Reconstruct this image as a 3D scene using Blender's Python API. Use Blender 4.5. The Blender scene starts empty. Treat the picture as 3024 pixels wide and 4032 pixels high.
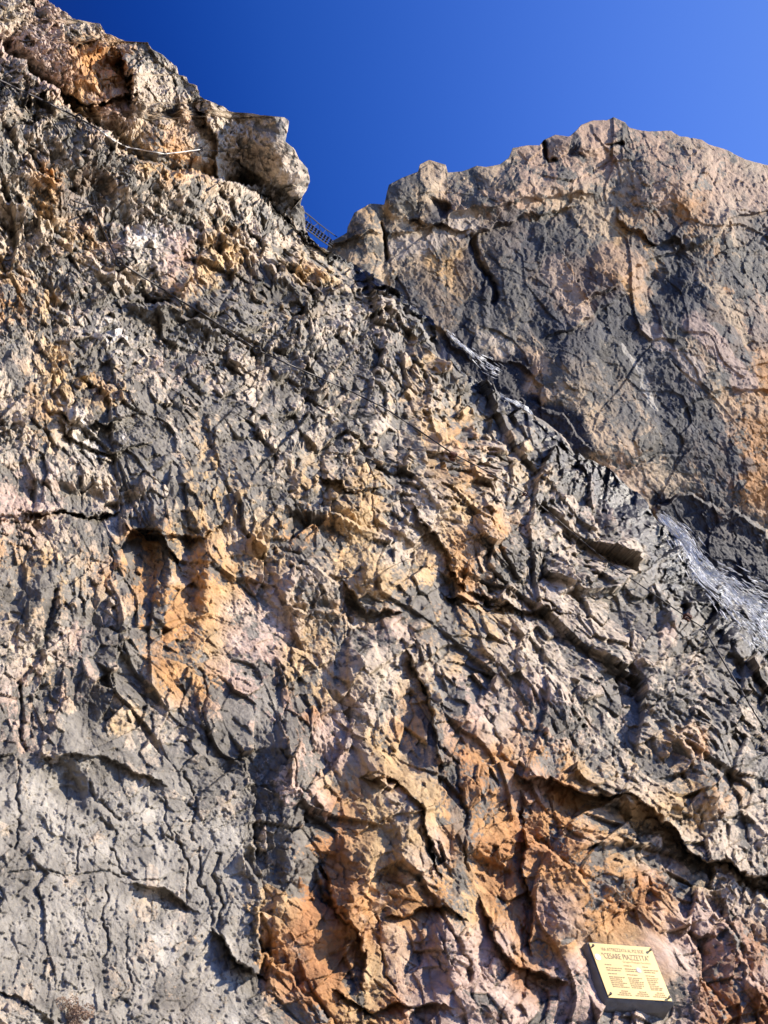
import bpy, bmesh, math, random
import numpy as np
from mathutils import Vector, Matrix

# ------------------------------------------------------------------ camera, sky, sun
sc = bpy.context.scene
W0, H0, FPX = 3024.0, 4032.0, 2911.0
PITCH = math.radians(45)
cam_d = bpy.data.cameras.new("camera"); cam = bpy.data.objects.new("camera", cam_d)
sc.collection.objects.link(cam); sc.camera = cam
cam.location = (0, 0, 1.6)
cam.rotation_euler = (math.radians(90) + PITCH, 0, 0)
cam_d.sensor_fit = 'VERTICAL'; cam_d.sensor_height = 36.0; cam_d.lens = 36.0 * FPX / H0
cam_d.clip_start = 0.05; cam_d.clip_end = 5000

CP, SP = math.cos(PITCH), math.sin(PITCH)
def c2w(x, y, z):                      # camera axes -> world axes
    return x, -z * CP - y * SP, y * CP - z * SP
def c2w_v(v): return Vector(c2w(*v))
def rays(px, py):                      # unit ray of a direction given as photo coordinates
    x = (px - W0 / 2) / FPX; y = -(py - H0 / 2) / FPX
    n = np.sqrt(x * x + y * y + 1)
    a, b, c = c2w(x, y, -np.ones_like(x))
    return np.stack([a / n, b / n, c / n], -1)

SUN = c2w_v((0.84, 0.42, -0.35)).normalized()
sun_el = math.asin(SUN.z); sun_az = math.atan2(SUN.x, SUN.y)
sd = bpy.data.lights.new("sun", 'SUN'); so = bpy.data.objects.new("sun", sd); sc.collection.objects.link(so)
sd.energy = 5.0; sd.angle = math.radians(0.5); sd.color = (1.0, 0.90, 0.76)
so.rotation_euler = SUN.to_track_quat('Z', 'Y').to_euler()
w = bpy.data.worlds.new("World"); sc.world = w; w.use_nodes = True
nt = w.node_tree; bg = nt.nodes["Background"]
sky = nt.nodes.new("ShaderNodeTexSky"); sky.sky_type = 'NISHITA'; sky.sun_disc = False
sky.sun_elevation = sun_el; sky.sun_rotation = sun_az
sky.altitude = 2900; sky.air_density = 1.0; sky.dust_density = 0.0; sky.ozone_density = 8.0
# the blue deepens away from the sun, as thin mountain air does
wtc = nt.nodes.new("ShaderNodeTexCoord"); wdp = nt.nodes.new("ShaderNodeVectorMath"); wdp.operation = 'DOT_PRODUCT'; wdp.inputs[1].default_value = SUN
nt.links.new(wtc.outputs["Generated"], wdp.inputs[0])
wrp = nt.nodes.new("ShaderNodeValToRGB"); wrp.color_ramp.interpolation = 'B_SPLINE'
for p_, c_ in ((0.0, (.20, .16, .13, 1)), (.12, (.07, .13, .30, 1)), (.27, (.02, .16, .50, 1)), (.42, (.14, .35, .70, 1)), (.62, (.34, .50, .84, 1)), (.83, (.74, .74, .93, 1)), (.95, (.95, .66, .42, 1))):
    el = wrp.color_ramp.elements.new(p_); el.color = c_
wrp.color_ramp.elements.remove(wrp.color_ramp.elements[0])
nt.links.new(wdp.outputs["Value"], wrp.inputs[0])
wsc = nt.nodes.new("ShaderNodeVectorMath"); wsc.operation = 'SCALE'; wsc.inputs["Scale"].default_value = 2.1; nt.links.new(wrp.outputs[0], wsc.inputs[0])
wmx = nt.nodes.new("ShaderNodeVectorMath"); wmx.operation = 'MULTIPLY'; nt.links.new(sky.outputs[0], wmx.inputs[0]); nt.links.new(wsc.outputs[0], wmx.inputs[1])
nt.links.new(wmx.outputs[0], bg.inputs[0]); bg.inputs[1].default_value = 0.11
sc.view_settings.view_transform = 'Standard'; sc.view_settings.look = 'None'
sc.view_settings.exposure = 0.9; sc.view_settings.gamma = 1.0

# ------------------------------------------------------------------ helpers: numpy noise
f4 = np.float32
def hsh(ix, iy, s):
    h = (ix.astype(np.int64) * 374761393 + iy.astype(np.int64) * 668265263 + int(s) * 982451653) & 0xFFFFFFFF
    h = ((h ^ (h >> 13)) * 1274126177) & 0xFFFFFFFF
    h = ((h ^ (h >> 16)) * 2246822519) & 0xFFFFFFFF
    return ((h ^ (h >> 15)) & 0xFFFFFF).astype(f4) / f4(16777216.0)
def vnoise(x, y, s):
    ix = np.floor(x); iy = np.floor(y); fx = (x - ix).astype(f4); fy = (y - iy).astype(f4)
    def g(a, b):
        an = hsh(ix + a, iy + b, s) * f4(6.2831853)
        return np.cos(an) * (fx - a) + np.sin(an) * (fy - b)
    ux = fx * fx * fx * (fx * (fx * 6 - 15) + 10); uy = fy * fy * fy * (fy * (fy * 6 - 15) + 10)
    a = g(0, 0); b = g(1, 0); c = g(0, 1); d = g(1, 1)
    return (a + (b - a) * ux + (c - a + (a - b - c + d) * ux) * uy) * f4(1.5)
def fbm(x, y, s, octv=4, gain=0.5, lac=2.03):
    t = 0; a = 1.0; n = 0
    for k in range(octv):
        t = t + vnoise(x, y, s + k * 17) * f4(a); n += a
        x = x * lac + 13.7; y = y * lac + 7.1; a *= gain
    return t / f4(n * 0.5)
def ridged(x, y, s, octv=4, gain=0.55):
    t = 0; a = 1.0; n = 0
    for k in range(octv):
        t = t + (1 - np.abs(vnoise(x, y, s + k * 17)) * 2) * f4(a); n += a
        x = x * 2.1 + 3.7; y = y * 2.1 + 9.1; a *= gain
    return t / f4(n)
def worley(x, y, s, jit=0.9):
    ix = np.floor(x); iy = np.floor(y)
    f1 = np.full(x.shape, 9.0, f4); f2 = f1.copy(); ox = np.zeros_like(f1); oy = ox.copy(); cid = ox.copy()
    for a in (-1, 0, 1):
        for b in (-1, 0, 1):
            cx = ix + a; cy = iy + b
            dx = (cx + 0.5 + (hsh(cx, cy, s) - 0.5) * jit - x).astype(f4)
            dy = (cy + 0.5 + (hsh(cx, cy, s + 1) - 0.5) * jit - y).astype(f4)
            d = dx * dx + dy * dy
            m = d < f1
            f2 = np.where(m, f1, np.minimum(f2, d))
            f1 = np.where(m, d, f1); ox = np.where(m, -dx, ox); oy = np.where(m, -dy, oy)
            cid = np.where(m, (cx * 7919 + cy * 104729).astype(f4), cid)
    return np.sqrt(f1), np.sqrt(f2), ox, oy, cid
def rnd(cid, s): return hsh(cid, cid * 0 + s, s)
def facets(x, y, s, tilt=1.0, step=0.6):
    f1, f2, ox, oy, cid = worley(x, y, s)
    h = (rnd(cid, s + 3) - 0.5) * step + ((rnd(cid, s + 4) - 0.5) * ox + (rnd(cid, s + 5) - 0.5) * oy) * (2 * tilt)
    return h, cid, f2 - f1
def sstep(a, b, x):
    t = np.clip((x - a) / (b - a), 0, 1); return t * t * (3 - 2 * t)

def line_field(px, py, pts):
    """signed distance to an open line (positive above / right), and how far past its ends"""
    pts = np.array(pts, float); best = np.full(px.shape, 1e9); sg = np.zeros_like(best); ov = np.zeros_like(best); al = np.zeros_like(best)
    n = len(pts) - 1
    for i in range(n):
        ax, ay = pts[i]; bx, by = pts[i + 1]; dx, dy = bx - ax, by - ay; L = math.hypot(dx, dy)
        t = ((px - ax) * dx + (py - ay) * dy) / (L * L); tc = np.clip(t, 0, 1)
        ex = px - ax - tc * dx; ey = py - ay - tc * dy; d = np.hypot(ex, ey)
        m = d < best
        best = np.where(m, d, best)
        s = np.sign(dy * (px - ax) - dx * (py - ay))
        o = np.zeros_like(d)
        if i == 0: o = np.maximum(o, -t * L)
        if i == n - 1: o = np.maximum(o, (t - 1) * L)
        sg = np.where(m, s, sg); ov = np.where(m, o, ov)
    return best, sg, ov

def crop_apply(px, py, pts, R, fn):
    pts_a = np.array(pts, float)
    x0, y0 = pts_a.min(0) - R; x1, y1 = pts_a.max(0) + R
    m = (px > x0) & (px < x1) & (py > y0) & (py < y1)
    if m.any():
        fn(m, *line_field(px[m], py[m], pts))

# ------------------------------------------------------------------ helpers: objects
def link(o): sc.collection.objects.link(o); return o
def tag(o, label=None, cat=None, group=None, kind=None):
    if label: o["label"] = label
    if cat: o["category"] = cat
    if group: o["group"] = group
    if kind: o["kind"] = kind
    return o
def empty(name, loc):
    o = bpy.data.objects.new(name, None); o.location = loc; o.empty_display_size = 0.1; return link(o)
def new_mat(name):
    m = bpy.data.materials.new(name); m.use_nodes = True
    return m, m.node_tree, m.node_tree.nodes["Principled BSDF"]
def plain(name, col, rough=0.6, metal=0.0, noise=0.25, scale=40.0, bump=0.0):
    m, t, b = new_mat(name); N = t.nodes; L = t.links
    tc = N.new("ShaderNodeTexCoord"); nz = N.new("ShaderNodeTexNoise"); nz.inputs["Scale"].default_value = scale; nz.inputs["Detail"].default_value = 5
    L.new(tc.outputs["Object"], nz.inputs["Vector"])
    cr = N.new("ShaderNodeMapRange"); cr.inputs[3].default_value = 1 - noise; cr.inputs[4].default_value = 1 + noise
    L.new(nz.outputs["Fac"], cr.inputs[0])
    mx = N.new("ShaderNodeVectorMath"); mx.operation = 'SCALE'; mx.inputs[0].default_value = col
    L.new(cr.outputs[0], mx.inputs["Scale"]); L.new(mx.outputs[0], b.inputs["Base Color"])
    b.inputs["Roughness"].default_value = rough; b.inputs["Metallic"].default_value = metal
    if bump:
        bp = N.new("ShaderNodeBump"); bp.inputs["Strength"].default_value = bump; bp.inputs["Distance"].default_value = 0.01
        L.new(nz.outputs["Fac"], bp.inputs["Height"]); L.new(bp.outputs[0], b.inputs["Normal"])
    return m
def grid_mesh(name, P, mat, attrs=None, skip=None):
    R, C = P.shape[:2]
    me = bpy.data.meshes.new(name)
    me.vertices.add(R * C); me.vertices.foreach_set("co", P.astype(f4).ravel())
    i = np.arange(R * C, dtype=np.int32).reshape(R, C)
    q = np.stack([i[:-1, :-1], i[1:, :-1], i[1:, 1:], i[:-1, 1:]], -1).reshape(-1, 4)
    if skip is not None: q = q[~skip.ravel()]
    n = len(q)
    me.loops.add(n * 4); me.loops.foreach_set("vertex_index", q.ravel())
    me.polygons.add(n); me.polygons.foreach_set("loop_start", np.arange(0, n * 4, 4, dtype=np.int32))
    me.update(calc_edges=True)
    for k, v in (attrs or {}).items():
        if v.ndim == 3:
            a = me.attributes.new(k, 'FLOAT_COLOR', 'POINT'); c = np.ones((R * C, 4), f4); c[:, :3] = v.reshape(-1, 3)
            a.data.foreach_set("color", c.ravel())
        else:
            a = me.attributes.new(k, 'FLOAT', 'POINT'); a.data.foreach_set("value", v.astype(f4).ravel())
    me.materials.append(mat)
    return link(bpy.data.objects.new(name, me))

def rock_mat(name, sc_col, sc_bump, bump_d, spec=0.3):
    m, t, b = new_mat(name); N = t.nodes; L = t.links
    tc = N.new("ShaderNodeTexCoord")
    at = N.new("ShaderNodeAttribute"); at.attribute_name = "stone"
    wt = N.new("ShaderNodeAttribute"); wt.attribute_name = "wet"
    n1 = N.new("ShaderNodeTexNoise"); n1.inputs["Scale"].default_value = sc_col; n1.inputs["Detail"].default_value = 9; n1.inputs["Roughness"].default_value = 0.68
    L.new(tc.outputs["Object"], n1.inputs["Vector"])
    mr = N.new("ShaderNodeMapRange"); mr.inputs[1].default_value = 0.3; mr.inputs[2].default_value = 0.7; mr.inputs[3].default_value = 0.62; mr.inputs[4].default_value = 1.38
    L.new(n1.outputs["Fac"], mr.inputs[0])
    vm = N.new("ShaderNodeVectorMath"); vm.operation = 'SCALE'
    L.new(at.outputs["Color"], vm.inputs[0]); L.new(mr.outputs[0], vm.inputs["Scale"])
    L.new(vm.outputs[0], b.inputs["Base Color"])
    n2 = N.new("ShaderNodeTexNoise"); n2.inputs["Scale"].default_value = sc_bump; n2.inputs["Detail"].default_value = 10; n2.inputs["Roughness"].default_value = 0.72
    L.new(tc.outputs["Object"], n2.inputs["Vector"])
    bp = N.new("ShaderNodeBump"); bp.inputs["Strength"].default_value = 1.0; bp.inputs["Distance"].default_value = bump_d
    L.new(n2.outputs["Fac"], bp.inputs["Height"]); L.new(bp.outputs[0], b.inputs["Normal"])
    rr = N.new("ShaderNodeMapRange"); rr.inputs[3].default_value = 0.85; rr.inputs[4].default_value = 0.36
    L.new(wt.outputs["Fac"], rr.inputs[0]); L.new(rr.outputs[0], b.inputs["Roughness"])
    b.inputs["Specular IOR Level"].default_value = spec
    return m

# ------------------------------------------------------------------ stone colour charts (one figure / letter per patch of wall)
CRUST = """334555555555555555555555
223355444555555555555555
521133444555555555555566
662113444455555444333333
666443345566555444434333
556544444577656655544433
433786666777655544555422
433432245566655477756877
665553334556443887228876
667766777655777882278865
557777788766666676788743
446776667766559336788473
536877666665555834688863
442788876665555554468863
556568775655544466455774
456667764544333456344773
336755336654332346678865
333554335533345667767888
777664334554674345567888
655774234444554334566777
556663344453344433665667
566766567433345435666777
668877677533354345666677
889887787532365333676467
889988888531156433465356
899888878521155223443335
999988887711254112553334
999998887501233111354446
999999984112232112333333
999999982111222222333433
899999984111122112344543
699999875311122223344443""".split()
HUE = """BPBBBBBBBBBBBBBBBBBBBBBB
PPOOBBBBBBBBBBBBBBBBBBBB
BPOOBBBBBBBBBBBBBBBBPPBB
BBTPBBBBBBBBBBBBBBPPPPBB
BBBBTOBBBBBBBBBBPPPPPBPB
BOOBTOTBBBBBBBBBPPPBPPPP
BTPBBBBBBBBTBBPPPBBBPOPP
BBTPWPTBBBBBBTBBPBBTOBBB
TTBBBPTTBTTBBTTBBOOTTBOB
OTBBBTTBTTBBBBTBBOPOBBOP
BTBWBBBBBBBBBTBBBBBBBBOP
BTTBBPBBBBBBBTBPPBBBBPBO
BTTTBBBBBBBBTBTTPBBBPPBO
BTWWBBTBBBBBBTOBTBBBBPPO
BBBBBBTTBTBTBTOBTBBPBBOO
PPBBBBTTBTTTBBTBBBPPBBOO
PBBBOTTBTOTTBBTOBBBPBBPB
TTBOOTOTTBTTBTOBBBBBBBBB
TTTBOOOTPBBTTTOBBBBBBBBB
BBPBOOTPPTTBPTTTBBBBPBBB
BBPBOOTPPTBBBBTBBBBBBBBB
PTPBTOOPPTTBBTPBPBBPBBBB
PBBTBBBPPRPBOTPBOPBBBBBB
BBBBBBBBTPPTTBROOOBBTOBB
BBBBBBBBPPTTTTROPOTBBTOB
BBBBBBBBPPRTTTOOROTTTTBB
BBBBBBBBBORTTPOORROTBBBB
BBBBBBBBTRRTOOTROOOORTBB
BBBBBBBTTRROOOTORPOOOPPB
BBBBBBTTOROOOPPPOOOTPPPR
BBBBBBTTORRTRPPPRPPPTPRP
BBBBBOTWBROTRPPPPPPPBPRR""".split()
PAL = {'B': (.48, .39, .29), 'T': (.50, .34, .175), 'O': (.50, .27, .11), 'R': (.41, .20, .085), 'P': (.50, .36, .28), 'W': (.60, .55, .48)}
assert all(len(r) == 24 for r in CRUST + HUE) and len(CRUST) == 32 and len(HUE) == 32
crust_g = np.array([[int(c) / 9 for c in r] for r in CRUST], f4)
hue_g = np.array([[PAL[c] for c in r] for r in HUE], f4)
def lookup(g, px, py):
    x = np.clip(px / 126 - 0.5, 0, 22.999); y = np.clip(py / 126 - 0.5, 0, 30.999)
    ix = x.astype(int); iy = y.astype(int); fx = (x - ix); fy = (y - iy)
    if g.ndim == 3: fx = fx[..., None]; fy = fy[..., None]
    return (g[iy, ix] * (1 - fx) + g[iy, ix + 1] * fx) * (1 - fy) + (g[iy + 1, ix] * (1 - fx) + g[iy + 1, ix + 1] * fx) * fy
def in_poly(px, py, pts):
    r = np.zeros(px.shape, bool); n = len(pts)
    for i in range(n):
        x1, y1 = pts[i]; x2, y2 = pts[(i + 1) % n]
        c = ((y1 > py) != (y2 > py)) & (px < (x2 - x1) * (py - y1) / ((y2 - y1) + 1e-9) + x1)
        r ^= c
    return r

# ------------------------------------------------------------------ where the plaque's plate lies
def fit_plaque():
    cor = [(2319.3,3712.1),(2561.7,3730.2),(2646.6,3941.9),(2397.1,3927.4)]
    d = [Vector(rays(np.array(float(a)), np.array(float(b)))) for a, b in cor]
    best = None
    base = c2w_v((.656, .726, .207)).normalized()
    for i in range(-45, 46, 3):
        for j in range(-60, 61, 3):
            n = c2w_v((math.sin(math.radians(i)) * math.cos(math.radians(j)), math.sin(math.radians(j)), math.cos(math.radians(i)) * math.cos(math.radians(j))))
            if min(-n.dot(x) for x in d) < .15: continue
            p = [x / (-n.dot(x)) for x in d]
            e = [(p[(k + 1) % 4] - p[k]) for k in range(4)]
            ang = sum(abs(e[k].normalized().dot(e[(k + 1) % 4].normalized())) for k in range(4))
            par = abs(e[0].length / e[2].length - 1) + abs(e[1].length / e[3].length - 1)
            asp = e[0].length / e[1].length
            sc_ = ang + par * .8 + .25 * abs(asp - 1.25) + .25 * (1 - n.dot(base))
            if best is None or sc_ < best[0]: best = (sc_, n, asp, ang)
    return best, d
best, pd = fit_plaque()

# ------------------------------------------------------------------ the near wall
SIL = [(-300,-170),(-100,60),(0,190),(36,237),(77,300),(90,392),(128,419),(164,500),(166,579),(196,593),(219,638),(264,693),(296,702),(302,735),
 (324,743),(337,775),(374,784),(400,812),(404,848),(424,880),(440,905),(447,989),(462,1048),(464,1117),(479,1135),(520,1130),(561,1121),(593,1158),
 (629,1176),(665,1212),(711,1223),(747,1208),(775,1190),(802,1185),(830,1199),(902,1203),(930,1221),(966,1258),(975,1285),(1003,1349),
 (1054,1422),(1145,1512),(1208,1603),(1272,1694),(1345,1716),(1400,1758),(1427,1776),(1482,1858),(1518,1904),(1564,1968),(1625,2022),(1645,2095),
 (1673,2150),(1728,2223),(1764,2241),(1810,2314),(1837,2387),(1901,2469),(1930,2515),(1974,2551),(2015,2569),(2060,2610),(2110,2670),(2198,2733),
 (2253,2788),(2299,2861),(2353,2934),(2399,3024),(2650,3330),(4600,5500)]
sy = np.array([p[0] for p in SIL], float); sx = np.array([p[1] for p in SIL], float)
yy = np.arange(-400, 4700, 10.0)
xs_true = np.interp(yy, sy, sx)
ker = np.exp(-0.5 * (np.arange(-60, 61) / 22.0) ** 2); ker /= ker.sum()
xs_pad = np.concatenate([xs_true[0] + (np.arange(-60, 0)) * 9.0, xs_true, xs_true[-1] + np.arange(1, 61) * 10.0])
xs_smooth = np.convolve(xs_pad, ker, 'same')[60:-60]

def near_range(px, py):
    d = (np.interp(py, yy, xs_smooth) - px) * 0.67
    d = np.where(d < 60, 60 * np.exp((d - 60) / 60.0), d)
    qs = np.interp(py, [0, 900, 1300, 2400, 3200], [.036, .034, .044, .062, .075])
    q = qs + (0.40 - .06) * d / 3300.0
    return 1.0 / q

NC, NR, CURL = 1080, 1420, 26
ry = np.linspace(-260, 4330, NR)
sil_r = np.minimum(np.interp(ry, sy, sx), 3330)
cu = np.linspace(0, 1, NC)
PX = (-300 + (sil_r[:, None] + 300) * cu[None, :]); PY = np.repeat(ry[:, None], NC, 1)

# ledges: (points left to right, which side lies deeper, depth step, reach)
LEDGE = [
 ([(0,190),(120,290),(230,390),(330,470),(440,560),(560,640),(700,690),(860,705),(960,720)], 1, .10, 160),
 ([(0,550),(120,630),(180,700),(300,790),(400,870),(520,930)], 1, .09, 120),
 ([(0,760),(120,840),(220,910),(270,960),(420,1070),(560,1160),(640,1210)], 1, .08, 110),
 ([(560,790),(650,850),(760,900),(850,930),(960,980),(1080,1080),(1230,1170)], 1, .07, 90),
 ([(1080,1040),(1240,1150),(1390,1125),(1512,1218),(1630,1290),(1700,1370)], 1, .14, 120),
 ([(560,1190),(700,1240),(800,1290),(900,1350),(1000,1420)], 1, .06, 80),
 ([(0,1060),(100,1110),(190,1190),(250,1240)], 1, .06, 80),
 ([(860,700),(870,600),(850,520),(800,450)], 1, .03, 160),
 ([(505,390),(510,300),(480,230)], 1, .09, 120),
 ([(130,390),(250,375),(380,385),(500,380)], -1, .05, 60),
 ([(960,640),(1040,700),(1130,760),(1215,770)], -1, .03, 130),
 ([(130,2010),(260,2022),(360,2030),(440,2010)], -1, .07, 50),
 ([(0,2030),(130,2010)], -1, .04, 50),
 ([(540,2085),(620,2100),(700,2108),(800,2105),(850,2080)], -1, .05, 45),
 ([(250,1640),(330,1665),(420,1665),(520,1640)], -1, .05, 45),
 ([(260,1690),(330,1740),(470,1765),(560,1745)], -1, .035, 50),
 ([(1290,1895),(1380,1925),(1465,1915)], -1, .06, 50),
 ([(1130,1940),(1300,2010),(1500,2110),(1620,2200)], 1, .06, 70),
 ([(500,2160),(530,2080),(580,2060),(640,2090),(690,2190)], -1, .06, 70),
 ([(1000,2130),(1150,2190),(1260,2250),(1310,2300),(1320,2380)], 1, .07, 90),
 ([(1180,2385),(1300,2400),(1400,2450),(1470,2520),(1510,2600),(1500,2720),(1520,2850),(1490,2980),(1500,3100)], 1, .05, 110),
 ([(1340,2290),(1450,2400),(1560,2400)], -1, .05, 50),
 ([(1780,2350),(1900,2380),(2050,2390),(2200,2400)], -1, .05, 50),
 ([(2070,3060),(2180,3085),(2270,3110),(2410,3130),(2560,3200),(2700,3320),(2800,3400),(2950,3440),(3100,3460)], -1, .085, 150),
 ([(2070,3240),(2180,3370),(2290,3480),(2410,3560)], 1, .05, 60),
 ([(2065,3220),(2085,3420),(2100,3560),(2110,3700)], -1, .05, 60),
 ([(2600,3500),(2700,3620),(2760,3780),(2800,3900),(2860,4040)], 1, .05, 70),
 ([(2780,3540),(2900,3720),(2960,3860),(3060,4040)], 1, .045, 60),
 ([(2600,2790),(2700,2900),(2850,3080),(3024,3300)], 1, .04, 80),
 ([(2000,2500),(2150,2650),(2280,2850),(2400,2980)], 1, .04, 70),
 ([(2250,2350),(2400,2550),(2560,2780),(2700,2960)], 1, .04, 70),
 ([(1650,2020),(1760,2200),(1850,2320),(2000,2380)], -1, .05, 80),
 ([(2180,2150),(2400,2330),(2600,2500),(2800,2650),(3024,2850)], 1, .04, 80),
 ([(1650,1480),(1820,1600),(1960,1750),(2150,1900),(2330,2060)], 1, .05, 80),
 ([(960,3000),(1000,3200),(1010,3380)], 1, .03, 60),
 ([(960,3380),(1015,3470),(1022,3620),(1020,3840)], 1, .07, 120),
 ([(870,3700),(960,3810),(1020,3850)], -1, .05, 70),
 ([(1020,3740),(1130,3830),(1240,3950),(1310,4060)], 1, .06, 90),
 ([(545,3490),(640,3500),(740,3555)], -1, .03, 60),
 ([(0,3905),(100,3950),(200,4010),(230,4050)], -1, .02, 20),
 ([(200,2990),(330,2960),(480,3010),(600,3080)], -1, .025, 80),
 ([(1280,3460),(1340,3600),(1420,3720),(1430,3860)], -1, .04, 60),
 ([(1900,3560),(1960,3700),(2090,3830),(2200,3860)], -1, .05, 70),
 ([(1560,3590),(1700,3560),(1800,3600)], -1, .04, 60),
 ([(1350,3920),(1480,3990),(1560,3940),(1700,3960)], -1, .04, 60),
 ([(1630,2590),(1700,2800),(1730,2980)], -1, .05, 90),
 ([(1480,3060),(1560,3080),(1640,3180),(1700,3330),(1720,3420)], -1, .04, 80),
]
CRACK = [
 ([(40,3430),(200,3430),(380,3440),(500,3462),(640,3470)], 7, .012), ([(70,2990),(70,3130),(92,3240),(60,3330)], 7, .015),
 ([(330,3310),(312,3370),(296,3430)], 6, .012), ([(440,3330),(460,3400),(505,3455)], 7, .012), ([(700,3280),(730,3400),(745,3500),(752,3570)], 8, .016),
 ([(780,3330),(800,3450),(820,3580),(830,3640)], 6, .014), ([(850,3370),(850,3500),(860,3650),(890,3740),(970,3840)], 9, .02),
 ([(730,3040),(760,3200),(772,3310)], 6, .014), ([(950,2990),(985,3150),(1012,3320)], 9, .02), ([(790,2620),(805,2720),(812,2860),(822,2970)], 7, .02),
 ([(415,3500),(408,3620),(408,3770)], 7, .014), ([(237,2326),(165,2530),(150,2600),(78,2690),(82,2820),(110,2950)], 11, .03),
 ([(440,2170),(432,2300),(440,2400)], 7, .02), ([(360,3080),(380,3160),(470,3220)], 8, .016), ([(630,3150),(650,3250),(690,3300)], 6, .01),
 ([(1425,1690),(1450,1850),(1470,1990),(1490,2100)], 7, .02), ([(1560,1700),(1570,1860),(1580,2000)], 6, .02),
 ([(1730,2930),(1800,3080),(1830,3180),(1835,3420)], 10, .025), ([(1720,3560),(1800,3720),(1870,3870)], 9, .025), ([(2062,3560),(2062,3930)], 7, .02),
 ([(200,1480),(215,1600),(280,1700)], 8, .02), ([(100,1540),(200,1640)], 6, .015), ([(370,1640),(500,1590)], 6, .015), ([(180,1900),(220,1990)], 6, .015),
 ([(2410,2950),(2412,3120)], 8, .02), ([(1910,2780),(1960,2960),(2060,3100)], 9, .02), ([(2420,3180),(2460,3260),(2520,3400)], 8, .02),
 ([(950,1100),(820,1250)], 8, .02), ([(1390,1100),(1410,1180)], 8, .02), ([(510,280),(520,390)], 10, .03), ([(1100,2950),(1180,3110),(1250,3200)], 8, .018),
 ([(60,3960),(180,4020)], 8, .01), ([(500,3700),(490,3800),(510,3900)], 5, .01), ([(1640,3180),(1650,3420)], 6, .015), ([(2850,3400),(2950,3480),(3060,3560)], 20, .07),
 ([(2120,2360),(2200,2400)], 14, .05), ([(220,2020),(300,2030),(420,2025)], 20, .05), ([(0,2060),(90,2050),(140,2070)], 12, .03),
 ([(1470,3600),(1490,3760),(1560,3900)], 8, .02), ([(200,380),(290,450)], 14, .04),
]
BUMP = [ # cx, cy, rx, ry, relative depth (negative stands out)
 (1120,640,110,130,-.05),(150,200,230,170,-.05),(420,330,130,110,-.05),(1060,520,100,80,-.05),(1150,720,90,100,-.07),(620,880,170,60,.03),(380,760,110,90,.05),
 (1000,1240,230,110,-.04),(700,1900,170,100,-.04),(700,2030,180,50,-.04),(330,1640,170,40,-.03),(60,1820,120,120,.05),(300,1960,260,60,.06),
 (580,2200,70,130,.05),(740,2200,50,130,.05),(650,2220,35,150,-.03),(820,2260,60,150,-.04),(1180,2300,150,120,-.05),(1450,2640,130,160,-.04),
 (1600,2880,110,180,.05),(1620,3300,80,190,-.05),(1330,3100,120,250,.03),(1250,3460,100,120,.05),(1180,3420,60,90,-.04),(1350,3760,160,80,.03),
 (1930,3450,90,90,.05),(1880,3330,70,40,-.03),(1800,3700,70,150,-.05),(1990,3750,80,110,-.03),(2250,3600,120,260,-.05),(2600,3300,200,90,.04),
 (2430,3460,60,70,-.03),(1490,2230,90,60,-.04),(1450,2300,80,60,-.04),(1930,2100,120,130,-.05),(1820,2330,200,60,.04),(2150,2750,130,200,-.03),
 (2560,2650,120,200,-.03),(2860,2820,110,200,-.03),(640,3560,110,50,.025),(280,3120,70,60,.03),(330,2960,180,60,-.03),(620,2880,120,140,.03),
 (1130,3000,90,180,-.04),(1480,3920,110,70,.025),(1900,3950,130,60,-.04),(60,3990,160,60,-.03),(1390,2000,90,90,-.04),(1750,1900,130,170,-.04),
 (220,2340,90,120,-.02),(140,2420,60,90,-.03),(1230,1960,120,70,-.03),(2800,3150,150,60,-.04),(2330,2300,120,120,-.03),(1880,3090,120,90,-.02),
]
wx = fbm(PX / 140, PY / 140, 5, 4) * 22 + fbm(PX / 22, PY / 22, 6, 2) * 4
wy = fbm(PX / 140, PY / 140, 15, 4) * 22 + fbm(PX / 22, PY / 22, 16, 2) * 4
QX, QY = PX + wx, PY + wy
LR = np.log(near_range(PX, PY))                  # log of the distance
yline = np.interp(QX, [-300,0,120,230,330,440,560,640,700,860,960,1050,1120,1200,1290], [20,190,290,390,470,560,640,670,690,700,720,790,860,935,990])
tower = sstep(-5, 12, yline - QY)                                           # the upright tower stands back behind the ramp
LR = LR + tower * .62 * (3.02 - LR)
lr0 = near_range(PX, PY) * 0 + np.log(near_range(PX, PY)) * (1 - .62 * sstep(-60, 90, yline - QY)) + .62 * sstep(-60, 90, yline - QY) * 3.02
for pts, side, a, reach in LEDGE:
    if max(p[1] for p in pts) < 1500: a *= 1.5
    def fn(m, d, s, ov, side=side, a=a, reach=reach):
        s = s * side; wgt = np.exp(-(ov / 45.0) ** 2); fall = np.clip(1 - d / (reach * 3.4), 0, 1)
        v = np.where(s > 0, a * 0.62 * np.exp(-d / reach) * sstep(0, 7, d), -a * 0.45 * np.exp(-d / (reach * 0.6))* sstep(-6, 5, d)) * wgt * fall
        LR[m] += v
    crop_apply(QX, QY, pts, reach * 3.4, fn)
over = sstep(850, 960, QX) * sstep(540, 860, QY) * (QY < np.interp(QX, [860, 960, 1050, 1120, 1200, 1290], [700, 720, 790, 860, 930, 985]))
LR += over * .13
for pts, wd, a in CRACK:
    def fn(m, d, s, ov, wd=wd, a=a):
        LR[m] += .6 * a * np.exp(-(d / (wd * .8)) ** 2) * np.exp(-(ov / 20.0) ** 2)
    crop_apply(QX, QY, pts, wd * 4, fn)
for cx, cy, rx, ry_, a in BUMP:
    e = ((QX - cx) / rx) ** 2 + ((QY - cy) / ry_) ** 2
    LR += a * np.exp(-np.minimum(e, 30) ** 1.3 * 0.9)

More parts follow.
